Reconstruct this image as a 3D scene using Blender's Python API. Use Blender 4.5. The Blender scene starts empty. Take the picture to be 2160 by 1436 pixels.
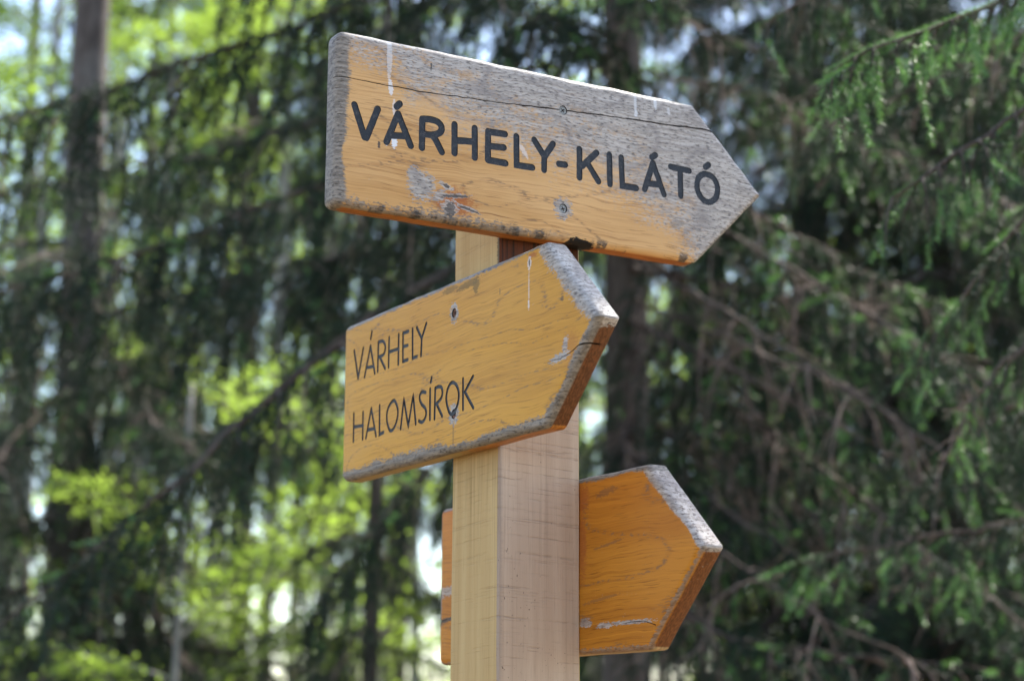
import bpy, bmesh, math, random
import numpy as np
from mathutils import Vector, Matrix

S = bpy.context.scene
COL = S.collection

# ------------------------------------------------------------------ camera, sky, sun, exposure
EYE = 1.62                                   # camera height above the forest floor
CAM = Vector((0.0158, -2.3519, EYE))
FPX = 4020.3                                 # focal length in pixels of the 2160 px wide photograph
PITCH, ROLL = 0.21256, 0.00486
TH = 1.03848                                 # bearing of the top board
fwd = Vector((0, math.cos(PITCH), math.sin(PITCH)))
rgt = Vector((1, 0, 0)); up = rgt.cross(fwd)
R2 = rgt * math.cos(ROLL) + up * math.sin(ROLL)
U2 = -rgt * math.sin(ROLL) + up * math.cos(ROLL)
cam = bpy.data.cameras.new('camera')
cam.sensor_fit = 'HORIZONTAL'; cam.sensor_width = 36.0
cam.lens = 36.0 * FPX / 2160.0
cam.clip_start = 0.05; cam.clip_end = 600
cam.dof.use_dof = True; cam.dof.focus_distance = 2.36; cam.dof.aperture_fstop = 4.0
cam_ob = bpy.data.objects.new('camera', cam); COL.objects.link(cam_ob)
cam_ob.matrix_world = Matrix(((R2.x, U2.x, -fwd.x, CAM.x), (R2.y, U2.y, -fwd.y, CAM.y), (R2.z, U2.z, -fwd.z, CAM.z), (0, 0, 0, 1)))
S.camera = cam_ob

SUN_EL, SUN_AZ = math.radians(54), math.radians(38)     # azimuth to the right of the view direction (+Y)
W = bpy.data.worlds.new('World'); S.world = W; W.use_nodes = True
wn = W.node_tree.nodes; bgn = wn['Background']
sky = wn.new('ShaderNodeTexSky'); sky.sky_type = 'NISHITA'; sky.sun_disc = False
sky.sun_elevation = SUN_EL; sky.sun_rotation = SUN_AZ
sky.air_density = 1.0; sky.dust_density = 1.2; sky.ozone_density = 1.0
W.node_tree.links.new(sky.outputs[0], bgn.inputs[0]); bgn.inputs[1].default_value = 0.15
sl = bpy.data.lights.new('sun', 'SUN'); sl.energy = 5.0; sl.angle = math.radians(0.5); sl.color = (1.0, 0.94, 0.85)
so = bpy.data.objects.new('sun', sl); COL.objects.link(so)
sd = Vector((math.sin(SUN_AZ) * math.cos(SUN_EL), math.cos(SUN_AZ) * math.cos(SUN_EL), math.sin(SUN_EL)))
so.location = (0, 0, 40); so.rotation_euler = sd.to_track_quat('Z', 'Y').to_euler()
S.view_settings.view_transform = 'Standard'; S.view_settings.look = 'None'
S.view_settings.exposure = 1.75; S.view_settings.gamma = 1.0
S.render.engine = 'CYCLES'
S.cycles.max_bounces = 5; S.cycles.diffuse_bounces = 3; S.cycles.glossy_bounces = 2; S.cycles.transmission_bounces = 3
S.cycles.sample_clamp_indirect = 6.0
S.cycles.use_denoising = True

def at(px, py, D):
    """the point D metres ahead of the camera that photograph pixel (px, py) looks at"""
    d = fwd + R2 * ((px - 1080) / FPX) - U2 * ((py - 718) / FPX)
    return CAM + d * D

# ------------------------------------------------------------------ node helper
class NT:
    def __init__(self, name):
        self.m = bpy.data.materials.new(name); self.m.use_nodes = True
        self.t = self.m.node_tree; self.t.nodes.clear()
        self.out = self.t.nodes.new('ShaderNodeOutputMaterial')
    def put(self, sock, v):
        if v is None: return
        if isinstance(v, bpy.types.NodeSocket): self.t.links.new(v, sock)
        elif isinstance(v, (tuple, list)):
            v = tuple(v)
            sock.default_value = v + (1.0,) if (sock.type == 'RGBA' and len(v) == 3) else v
        else:
            sock.default_value = (v, v, v) if sock.type == 'VECTOR' else v
    def m_(self, op, a, b=None, c=None, clamp=False):
        n = self.t.nodes.new('ShaderNodeMath'); n.operation = op; n.use_clamp = clamp
        self.put(n.inputs[0], a); self.put(n.inputs[1], b)
        if c is not None: self.put(n.inputs[2], c)
        return n.outputs[0]
    def add(self, a, b): return self.m_('ADD', a, b)
    def sub(self, a, b): return self.m_('SUBTRACT', a, b)
    def mul(self, a, b): return self.m_('MULTIPLY', a, b)
    def mx(self, a, b): return self.m_('MAXIMUM', a, b)
    def mn(self, a, b): return self.m_('MINIMUM', a, b)
    def step(self, v, a, b, lo=0.0, hi=1.0):
        n = self.t.nodes.new('ShaderNodeMapRange'); n.interpolation_type = 'SMOOTHSTEP'
        self.put(n.inputs[0], v); self.put(n.inputs[1], a); self.put(n.inputs[2], b); self.put(n.inputs[3], lo); self.put(n.inputs[4], hi)
        return n.outputs[0]
    def lin(self, v, a, b, lo=0.0, hi=1.0):
        n = self.t.nodes.new('ShaderNodeMapRange'); n.clamp = True
        self.put(n.inputs[0], v); self.put(n.inputs[1], a); self.put(n.inputs[2], b); self.put(n.inputs[3], lo); self.put(n.inputs[4], hi)
        return n.outputs[0]
    def xyz(self, x, y, z):
        n = self.t.nodes.new('ShaderNodeCombineXYZ')
        self.put(n.inputs[0], x); self.put(n.inputs[1], y); self.put(n.inputs[2], z); return n.outputs[0]
    def sep(self, v):
        n = self.t.nodes.new('ShaderNodeSeparateXYZ'); self.put(n.inputs[0], v); return n.outputs
    def noise(self, vec, scale=1.0, detail=3.0, rough=0.55, dist=0.0):
        n = self.t.nodes.new('ShaderNodeTexNoise'); self.put(n.inputs['Vector'], vec)
        n.inputs['Scale'].default_value = scale; n.inputs['Detail'].default_value = detail
        n.inputs['Roughness'].default_value = rough; n.inputs['Distortion'].default_value = dist
        return n.outputs[0]
    def mix(self, f, a, b, blend='MIX'):
        n = self.t.nodes.new('ShaderNodeMix'); n.data_type = 'RGBA'; n.blend_type = blend
        self.put(n.inputs[0], f); self.put(n.inputs[6], a); self.put(n.inputs[7], b); return n.outputs[2]
    def ramp(self, v, stops):
        n = self.t.nodes.new('ShaderNodeValToRGB'); e = n.color_ramp.elements
        while len(e) < len(stops): e.new(0.5)
        for k, (p, c) in enumerate(stops):
            e[k].position = p; e[k].color = (c, c, c, 1) if not isinstance(c, tuple) else c + (1,)
        self.put(n.inputs[0], v); return n.outputs[0]
    def obj(self):
        return self.t.nodes.new('ShaderNodeTexCoord').outputs['Object']
    def rnd(self):
        return self.t.nodes.new('ShaderNodeObjectInfo').outputs['Random']
    def bump(self, h, strength=0.5, dist=0.001):
        n = self.t.nodes.new('ShaderNodeBump'); n.inputs['Strength'].default_value = strength
        n.inputs['Distance'].default_value = dist; self.put(n.inputs['Height'], h); return n.outputs[0]
    def pbr(self, col, rough=0.6, normal=None, spec=0.4, metal=0.0):
        n = self.t.nodes.new('ShaderNodeBsdfPrincipled')
        self.put(n.inputs['Base Color'], col); self.put(n.inputs['Roughness'], rough)
        self.put(n.inputs['Specular IOR Level'], spec); self.put(n.inputs['Metallic'], metal)
        if normal is not None: self.put(n.inputs['Normal'], normal)
        self.t.links.new(n.outputs[0], self.out.inputs[0]); return n.outputs[0]

# ------------------------------------------------------------------ object helpers
def link(name, data, parent=None, mats=()):
    o = bpy.data.objects.new(name, data); COL.objects.link(o)
    if parent is not None: o.parent = parent
    for m in mats: data.materials.append(m)
    return o
def tag(o, label=None, cat=None, group=None, kind=None):
    if label: o['label'] = label
    if cat: o['category'] = cat
    if group: o['group'] = group
    if kind: o['kind'] = kind
    return o
def mesh_from(name, V, T, mi=None, smooth=False):
    """V (n,3) floats, T (m,3) triangle indices"""
    me = bpy.data.meshes.new(name)
    V = np.asarray(V, np.float32); T = np.asarray(T, np.int32)
    me.vertices.add(len(V)); me.vertices.foreach_set('co', V.ravel())
    me.loops.add(T.size); me.loops.foreach_set('vertex_index', T.ravel())
    me.polygons.add(len(T))
    me.polygons.foreach_set('loop_start', np.arange(0, T.size, 3, dtype=np.int32))
    if mi is not None: me.polygons.foreach_set('material_index', np.asarray(mi, np.int32))
    me.polygons.foreach_set('use_smooth', np.full(len(T), smooth))
    me.update(calc_edges=True)
    return me
class Soup:
    """collects triangle pieces"""
    def __init__(self): self.V, self.T, self.M, self.n = [], [], [], 0
    def add(self, V, T, m=0):
        V = np.asarray(V, float); T = np.asarray(T, int)
        self.V.append(V); self.T.append(T + self.n); self.M.append(np.full(len(T), m)); self.n += len(V)
    def tube(self, P, rad, sides=5, m=0, cap=True):
        P = np.asarray(P, float); k = len(P); rad = np.broadcast_to(np.asarray(rad, float), (k,))
        tan = np.gradient(P, axis=0); tan /= np.linalg.norm(tan, axis=1, keepdims=True) + 1e-9
        ref = np.where(np.abs(tan[:, 2:3]) > 0.8, np.array([[1., 0, 0]]), np.array([[0, 0, 1.]]))
        a = np.cross(tan, ref); a /= np.linalg.norm(a, axis=1, keepdims=True) + 1e-9; b = np.cross(tan, a)
        ang = np.arange(sides) * 2 * math.pi / sides
        V = P[:, None] + rad[:, None, None] * (np.cos(ang)[None, :, None] * a[:, None] + np.sin(ang)[None, :, None] * b[:, None])
        T = []
        for i in range(k - 1):
            for j in range(sides):
                q = (j + 1) % sides
                T += [(i * sides + j, i * sides + q, (i + 1) * sides + q), (i * sides + j, (i + 1) * sides + q, (i + 1) * sides + j)]
        V = V.reshape(-1, 3)
        if cap:
            V = np.vstack([V, P[-1:]])
            T += [((k - 1) * sides + j, (k - 1) * sides + (j + 1) % sides, k * sides) for j in range(sides)]
        self.add(V, T, m)
    def mesh(self, name, smooth=False):
        return mesh_from(name, np.vstack(self.V), np.vstack(self.T), np.concatenate(self.M), smooth)
# stroke centre lines of the routed letters, in tenths of a millimetre on the face of each board
TOP_TEXT = [
 ('V', [[(-2240,7704),(-2094,7315)],[(-1923,7707),(-2069,7312)]]),
 ('A', [[(-1642,7693),(-1795,7308)],[(-1642,7693),(-1459,7314)],[(-1727,7401),(-1523,7426)],[(-1623,7829),(-1664,7783)]]),
 ('R', [[(-1302,7688),(-1304,7313)],[(-1302,7688),(-1187,7701),(-1082,7685),(-1033,7632),(-1036,7576),(-1084,7533),(-1169,7504),(-1296,7493)],[(-1169,7504),(-1109,7446),(-1023,7305)]]),
 ('H', [[(-845,7696),(-842,7322)],[(-555,7698),(-551,7311)],[(-843,7487),(-553,7521)]]),
 ('E', [[(-359,7691),(-360,7312)],[(-359,7687),(-112,7697)],[(-359,7497),(-129,7516)],[(-360,7312),(-101,7310)]]),
 ('L', [[(57,7694),(63,7314),(297,7318)]]),
 ('Y', [[(324,7694),(477,7497)],[(607,7688),(477,7489)],[(477,7497),(473,7316)]]),
 ('-', [[(698,7433),(794,7437)]]),
 ('K', [[(1013,7687),(1012,7300)],[(1279,7681),(1059,7465)],[(1152,7499),(1306,7294)]]),
 ('I', [[(1480,7686),(1486,7285)]]),
 ('L', [[(1668,7679),(1681,7293),(1904,7297)]]),
 ('A', [[(2176,7686),(2038,7303)],[(2176,7686),(2350,7280)],[(2103,7392),(2287,7404)],[(2217,7805),(2160,7766)]]),
 ('T', [[(2465,7683),(2767,7675)],[(2619,7665),(2623,7302)]]),
 ('O', [[(3043,7674),(3150,7656),(3223,7573),(3238,7470),(3202,7360),(3101,7287),(2994,7307),(2917,7392),(2895,7493),(2921,7595),(2980,7653),(3043,7674)],[(3095,7814),(3041,7772)]])]
LOW_TEXT = [
 ('V', [[(-3584,5549),(-3438,5128)],[(-3292,5537),(-3438,5128)]]),
 ('A', [[(-3066,5526),(-3235,5114)],[(-3066,5526),(-2915,5113)],[(-3183,5235),(-2966,5219)],[(-3031,5717),(-3063,5631)]]),
 ('R', [[(-2820,5537),(-2826,5124)],[(-2819,5530),(-2751,5534),(-2680,5521),(-2622,5471),(-2605,5416),(-2624,5361),(-2672,5328),(-2799,5321)],[(-2763,5308),(-2600,5127)]]),
 ('H', [[(-2494,5539),(-2496,5129)],[(-2208,5528),(-2206,5118)],[(-2486,5337),(-2201,5331)]]),
 ('E', [[(-2079,5529),(-2071,5132)],[(-2078,5523),(-1923,5521)],[(-2071,5333),(-1936,5329)],[(-2071,5132),(-1930,5133)]]),
 ('L', [[(-1803,5528),(-1789,5128),(-1664,5131)]]),
 ('Y', [[(-1681,5527),(-1537,5349)],[(-1411,5529),(-1537,5349)],[(-1537,5349),(-1549,5120)]]),
 ('H', [[(-3551,4637),(-3547,4247)],[(-3257,4616),(-3254,4239)],[(-3541,4450),(-3248,4430)]]),
 ('A', [[(-3001,4631),(-3151,4238)],[(-3001,4631),(-2840,4226)],[(-3110,4344),(-2893,4335)]]),
 ('L', [[(-2745,4632),(-2733,4229),(-2613,4244)]]),
 ('O', [[(-2311,4636),(-2223,4552),(-2191,4461),(-2210,4368),(-2287,4266),(-2399,4234),(-2478,4311),(-2520,4422),(-2506,4525),(-2429,4601),(-2311,4636)]]),
 ('M', [[(-2102,4222),(-2024,4617),(-1881,4221),(-1755,4627),(-1669,4225)]]),
 ('S', [[(-1404,4603),(-1494,4624),(-1556,4599),(-1566,4537),(-1506,4460),(-1410,4394),(-1378,4322),(-1416,4251),(-1499,4221),(-1580,4250)]]),
 ('I', [[(-1278,4627),(-1273,4226)],[(-1240,4773),(-1261,4718)]]),
 ('R', [[(-1137,4617),(-1147,4216)],[(-1137,4613),(-1054,4623),(-967,4598),(-939,4531),(-963,4468),(-1031,4429),(-1126,4401)],[(-1082,4390),(-940,4219)]]),
 ('O', [[(-660,4615),(-567,4563),(-509,4471),(-507,4372),(-552,4280),(-634,4223),(-718,4215),(-788,4300),(-834,4423),(-811,4527),(-744,4600),(-660,4615)]]),
 ('K', [[(-396,4617),(-388,4223)],[(-138,4607),(-340,4444)],[(-343,4440),(-123,4203)]])]
# ------------------------------------------------------------------ materials of the signpost
OR_L, OR_M, OR_D = (0.50, 0.262, 0.070), (0.43, 0.205, 0.046), (0.25, 0.090, 0.018)

def half_dist(n, x, z, e):
    return n.sub(e['c'], n.add(n.mul(x, e['nx']), n.mul(z, e['nz'])))

def board_material(name, zc, edges, fade=None, spots=(), tone=((0.50, 0.262, 0.070), (0.43, 0.205, 0.046), (0.25, 0.090, 0.018)), rings=1.0,
                   end_tone=(0.20, 0.062, 0.018), blot=None, seed=0.0):
    n = NT(name)
    o = n.obj(); s = n.sep(o); x = s[0]; y = s[1]; z = n.add(s[2], zc)
    sx = n.add(x, seed)
    wav = n.noise(n.xyz(n.mul(sx, 5), y, n.mul(z, 9)), 1.0, 3)
    zz = n.add(z, n.mul(n.sub(wav, 0.5), 0.026))
    big = n.noise(n.xyz(n.mul(sx, 2.2), y, n.mul(zz, 14)), 1.0, 3)
    fib = n.noise(n.xyz(n.mul(sx, 4.2), n.mul(y, 90), n.mul(zz, 420)), 1.0, 4, 0.68)
    pore = n.noise(n.xyz(n.mul(sx, 18), n.mul(y, 200), n.mul(zz, 620)), 1.0, 2, 0.5)
    # cathedral figure of the flat-sawn oak: rows of open pores along bent growth rings
    fig = n.noise(n.xyz(n.mul(sx, 2.6), n.mul(y, 3), n.mul(z, 7.5)), 1.0, 1.5, 0.4)
    ring = n.m_('PINGPONG', n.mul(fig, 11.0 * rings), 0.5)
    ringl = n.step(ring, 0.10, 0.0)
    dots = n.step(n.noise(n.xyz(n.mul(sx, 90), y, n.mul(z, 330)), 1.0, 1.0), 0.50, 0.60)
    col = n.mix(n.step(big, 0.33, 0.66), tone[1], tone[0])
    col = n.mix(n.mul(n.step(fib, 0.50, 0.72), 0.62), col, tone[2])
    col = n.mix(n.mul(n.step(n.sub(fib, n.mul(ringl, 0.05)), 0.46, 0.32), 0.5), col, tuple(min(1, c * 1.25) for c in tone[0]))
    col = n.mix(n.mul(n.step(pore, 0.60, 0.68), 0.55), col, tuple(c * 0.6 for c in tone[2]))
    col = n.mix(n.mul(n.mul(ringl, dots), 0.60), col, (0.13, 0.105, 0.075))
    col = n.mix(n.mul(ringl, 0.18), col, tone[2])
    # weathered oak
    gf = n.noise(n.xyz(n.mul(sx, 16), n.mul(y, 60), n.mul(zz, 260)), 1.0, 4, 0.7)
    gs = n.noise(n.xyz(n.mul(sx, 115), n.mul(y, 200), n.mul(zz, 500)), 1.0, 2, 0.65)
    grey = n.mix(n.step(gf, 0.36, 0.62), (0.49, 0.43, 0.37), (0.30, 0.257, 0.217))
    grey = n.mix(n.mul(n.step(gs, 0.51, 0.66), 0.85), grey, (0.10, 0.084, 0.075))
    grey = n.mix(n.mul(n.step(gs, 0.42, 0.28), 0.6), grey, (0.58, 0.53, 0.49))
    grey = n.mix(n.mul(n.step(n.add(ring, n.mul(gf, 0.08)), 0.16, 0.04), 0.45), grey, (0.19, 0.16, 0.145))
    # where the stain has worn away
    nz1 = n.noise(n.xyz(n.mul(sx, 22), n.mul(y, 22), n.mul(z, 60)), 1.0, 4, 0.65)
    nz2 = n.noise(n.xyz(n.mul(sx, 150), n.mul(y, 150), n.mul(zz, 420)), 1.0, 2, 0.6)
    nn = n.add(n.mul(n.sub(nz1, 0.5), 0.70), n.mul(n.sub(nz2, 0.5), 1.55))
    w = n.step(n.add(nz2, n.mul(nz1, 0.6)), 1.00, 1.16, 0.0, 0.75)           # stray flecks everywhere
    if fade:
        zl = n.lin(n.ramp(n.lin(x, fade['x0'], fade['x1']), fade['stops']), 0, 1, fade['z0'], fade['z1'])
        d = n.m_('DIVIDE', n.sub(z, zl), fade['soft'])
        thru = n.noise(n.xyz(n.mul(sx, 13), 5.0, n.mul(zz, 34)), 1.0, 4, 0.65)
        thru = n.mul(n.step(n.add(thru, n.mul(n.sub(nz2, 0.5), 0.5)), 0.52, 0.66), n.step(d, 1.25, 0.35))
        w = n.mx(w, n.mul(n.step(n.add(d, n.mul(nn, 1.35)), -0.42, 0.40), n.sub(1.0, n.mul(thru, 0.75))))
    endm = None; wE = None
    wid = n.noise(n.xyz(n.mul(sx, 11), n.mul(y, 9), n.mul(z, 11)), 1.0, 2, 0.5)
    wid = n.lin(wid, 0.30, 0.70, 0.55, 1.45)
    for e in edges:
        d = half_dist(n, x, z, e)
        if e.get('w'):
            k = n.m_('DIVIDE', d, n.mul(wid, e['w']))
            m = n.step(n.add(k, n.mul(nn, e.get('rag', 1.6))), 1.15, 0.75)
            if e.get('depth'): m = n.mul(m, n.step(y, e['depth'] + 0.003, e['depth']))
            if e.get('span'): m = n.mul(m, n.step(n.add(x, n.mul(nn, 0.03)), e['span'][0], e['span'][1]))
            m = n.mul(m, e.get('k', 1.0))
            if e.get('pale'): w = n.mx(w, m)
            else: wE = m if wE is None else n.mx(wE, m)
        if e.get('end'):
            m = n.mul(n.step(d, 0.0042, 0.0022), n.step(y, 0.0055, 0.0085))
            endm = (m, e['end']) if endm is None else endm
            c2 = e['end']
            sawn = n.noise(n.xyz(n.mul(x, 30), n.mul(y, 500), n.mul(z, 260)), 1.0, 3)
            c2 = n.mix(n.step(sawn, 0.40, 0.66), c2, tuple(c * 1.75 for c in c2))
            if e.get('fade_x'):
                c2 = n.mix(n.step(n.add(x, n.mul(nn, 0.06)), e['fade_x'][0], e['fade_x'][1]), c2, e['fade_c'])
            col = n.mix(m, col, c2)
    sc = {'grey': None, 'dark': (0.012, 0.010, 0.010), 'white': (0.72, 0.72, 0.72), 'red': (0.30, 0.070, 0.018), 'olive': (0.20, 0.115, 0.018), 'soot': (0.07, 0.058, 0.05)}
    late = []
    for (px, pz, rx, rz, rot, key, k) in spots:
        dx = n.sub(x, px); dz = n.sub(z, pz); c_, s_ = math.cos(rot), math.sin(rot)
        a = n.m_('DIVIDE', n.add(n.mul(dx, c_), n.mul(dz, s_)), rx)
        b = n.m_('DIVIDE', n.sub(n.mul(dz, c_), n.mul(dx, s_)), rz)
        r = n.m_('SQRT', n.add(n.mul(a, a), n.mul(b, b)))
        wob = 1.5 if key in ('grey', 'olive') else (1.3 if key == 'red' else (1.8 if key == 'soot' else 1.1))
        lo = 0.45 if key == 'red' else 0.85
        m = n.mul(n.step(n.add(r, n.mul(nn, wob)), 1.15, lo), k)
        if key == 'grey': w = n.mx(w, m)
        elif key == 'red': col = n.mix(m, col, n.mix(n.step(fib, 0.4, 0.65), sc['red'], (0.42, 0.13, 0.03)))
        else: late.append((m, sc[key]))
    col = n.mix(w, col, grey)
    if wE is not None:
        eg = n.mix(n.step(gf, 0.36, 0.62), (0.29, 0.245, 0.195), (0.165, 0.135, 0.105))
        eg = n.mix(n.mul(n.step(gs, 0.52, 0.68), 0.8), eg, (0.055, 0.045, 0.038))
        eg = n.mix(n.mul(n.step(gs, 0.40, 0.28), 0.5), eg, (0.42, 0.37, 0.31))
        col = n.mix(wE, col, eg); w = n.mx(w, wE)
    if blot:
        # row of dark mould blotches along the lower edge
        bx = n.noise(n.xyz(n.mul(sx, 62), n.mul(y, 20), n.mul(z, 14)), 1.0, 2, 0.5)
        d = half_dist(n, x, z, blot)
        blow = n.noise(n.xyz(n.mul(sx, 9), 0.0, 3.3), 1.0, 2)
        bm = n.mul(n.step(n.add(n.add(bx, n.mul(n.sub(blow, 0.5), 0.9)), n.mul(n.sub(nz2, 0.5), 0.35)), 0.52, 0.62), n.mul(n.step(n.add(d, n.mul(nn, 0.010)), 0.013, 0.006), n.step(y, 0.013, 0.006)))
        col = n.mix(n.mul(bm, 0.85), col, n.mix(n.step(gs, 0.45, 0.6), (0.10, 0.09, 0.085), (0.03, 0.027, 0.025)))
    for m, c in late: col = n.mix(m, col, c)
    h = n.add(n.mul(fib, 0.25), n.mul(w, n.sub(n.mul(gf, 1.3), 0.6)))
    h = n.sub(h, n.mul(n.mul(n.step(gs, 0.54, 0.70), w), 0.8))
    rough = n.lin(w, 0, 1, 0.48, 0.60)
    n.pbr(col, rough, n.bump(h, 0.6, 0.0012), n.lin(w, 0, 1, 0.16, 0.40))
    return n.m

def paint_material():
    n = NT('black_letter_paint'); o = n.obj()
    a = n.noise(o, 160, 4, 0.6); b = n.noise(o, 900, 2)
    col = n.mix(n.step(a, 0.45, 0.75), (0.012, 0.013, 0.016), (0.030, 0.031, 0.036))
    col = n.mix(n.mul(n.step(n.add(b, n.mul(n.sub(a, 0.5), 0.35)), 0.63, 0.70), 0.7), col, (0.15, 0.115, 0.08))
    n.pbr(col, 0.55, n.bump(b, 0.3, 0.0005), 0.35); return n.m
def plain_material(name, c1, c2, scale, rough=0.7, metal=0.0):
    n = NT(name); o = n.obj(); a = n.noise(o, scale, 4, 0.6)
    n.pbr(n.mix(n.step(a, 0.35, 0.65), c1, c2), rough, n.bump(a, 0.4, 0.001), 0.4, metal); return n.m
def post_material(name, base, lite, dark, axis):
    """rough sawn oak: upright grain plus, on the sawn faces, level saw marks"""
    n = NT(name); o = n.obj(); s = n.sep(o); u = s[axis]; z = s[2]
    g1 = n.noise(n.xyz(n.mul(u, 260), 0.3, n.mul(z, 4.5)), 1.0, 4, 0.6)
    g2 = n.noise(n.xyz(n.mul(u, 42), 1.3, n.mul(z, 1.3)), 1.0, 3, 0.5, 0.4)
    g3 = n.noise(n.xyz(n.mul(u, 900), 2.3, n.mul(z, 30)), 1.0, 2)
    col = n.mix(n.step(g2, 0.34, 0.66), base, lite)
    col = n.mix(n.mul(n.step(g1, 0.50, 0.74), 0.42), col, dark)
    col = n.mix(n.mul(n.step(g3, 0.55, 0.75), 0.30), col, dark)
    sk = n.add(z, n.mul(u, 0.05))
    sw = n.noise(n.xyz(n.mul(u, 2.5), 0.7, n.mul(sk, 260)), 1.0, 3, 0.7)
    sw2 = n.noise(n.xyz(n.mul(u, 16), 0.7, n.mul(sk, 75)), 1.0, 2, 0.6)
    br = n.noise(n.xyz(n.mul(u, 60), 1.0, n.mul(z, 500)), 1.0, 2)
    mark = n.mul(n.step(sw, 0.50, 0.66), n.step(sw2, 0.36, 0.62))
    mark = n.mul(mark, n.step(br, 0.40, 0.56))
    amt = 0.24 if axis == 0 else 0.06
    col = n.mix(n.mul(mark, amt), col, tuple(c * 0.42 for c in dark))
    sp = n.noise(n.xyz(n.mul(u, 330), 0.5, n.mul(z, 230)), 1.0, 2, 0.5)
    spa = n.noise(n.xyz(n.mul(u, 9), 4.5, n.mul(z, 5)), 1.0, 2, 0.5)
    if axis == 0:
        col = n.mix(n.mul(n.step(n.add(sp, n.mul(n.sub(spa, 0.5), 0.45)), 0.68, 0.74), 0.85), col, (0.045, 0.030, 0.022))
        # brown varnish run left under the top board, thin greyer band along the arris
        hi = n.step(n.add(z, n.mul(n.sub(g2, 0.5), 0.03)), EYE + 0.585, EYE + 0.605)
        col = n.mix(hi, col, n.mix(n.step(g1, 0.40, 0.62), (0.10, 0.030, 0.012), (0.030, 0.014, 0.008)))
        ar = n.mul(n.step(n.add(u, n.mul(n.sub(br, 0.5), 0.006)), -0.0520, -0.0575), n.step(z, EYE + 0.60, EYE + 0.54))
        col = n.mix(n.mul(ar, 0.30), col, (0.16, 0.14, 0.13))
    else:
        ar = n.mul(n.step(n.add(u, n.mul(n.sub(br, 0.5), 0.010)), -0.051, -0.0555), n.step(z, EYE + 0.56, EYE + 0.60))
        col = n.mix(n.mul(ar, 0.8), col, (0.06, 0.045, 0.035))
        ol = n.step(n.add(z, n.mul(n.sub(g1, 0.5), 0.16)), EYE + 0.30, EYE + 0.38)
        ol = n.mul(ol, n.step(z, EYE + 0.46, EYE + 0.40))
        col = n.mix(n.mul(ol, 0.5), col, (0.25, 0.155, 0.055))
    h = n.add(n.mul(g1, 0.4), n.sub(n.mul(g3, 0.3), n.mul(mark, 0.7)))
    n.pbr(col, 0.8, n.bump(h, 0.7, 0.0012), 0.25); return n.m

M_PAINT = paint_material()
M_CRACK = plain_material('crack_wood', (0.018, 0.012, 0.009), (0.045, 0.032, 0.026), 300)
M_STEEL = plain_material('dull_zinc_screw', (0.30, 0.29, 0.26), (0.13, 0.11, 0.09), 500, 0.45, 0.6)
M_RUST = plain_material('rusty_screw', (0.22, 0.10, 0.055), (0.10, 0.045, 0.028), 500, 0.7, 0.2)
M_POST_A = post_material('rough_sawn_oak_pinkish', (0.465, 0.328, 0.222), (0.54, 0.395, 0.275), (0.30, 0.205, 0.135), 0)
M_POST_B = post_material('rough_sawn_oak_yellowish', (0.50, 0.325, 0.135), (0.575, 0.395, 0.18), (0.32, 0.20, 0.075), 1)

# ------------------------------------------------------------------ the signpost
def arrow_outline(xL, xR, zT, zB, xt, zt):
    return [(xL, zB), (xR, zB), (xt, zt), (xR, zT), (xL, zT)]

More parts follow.
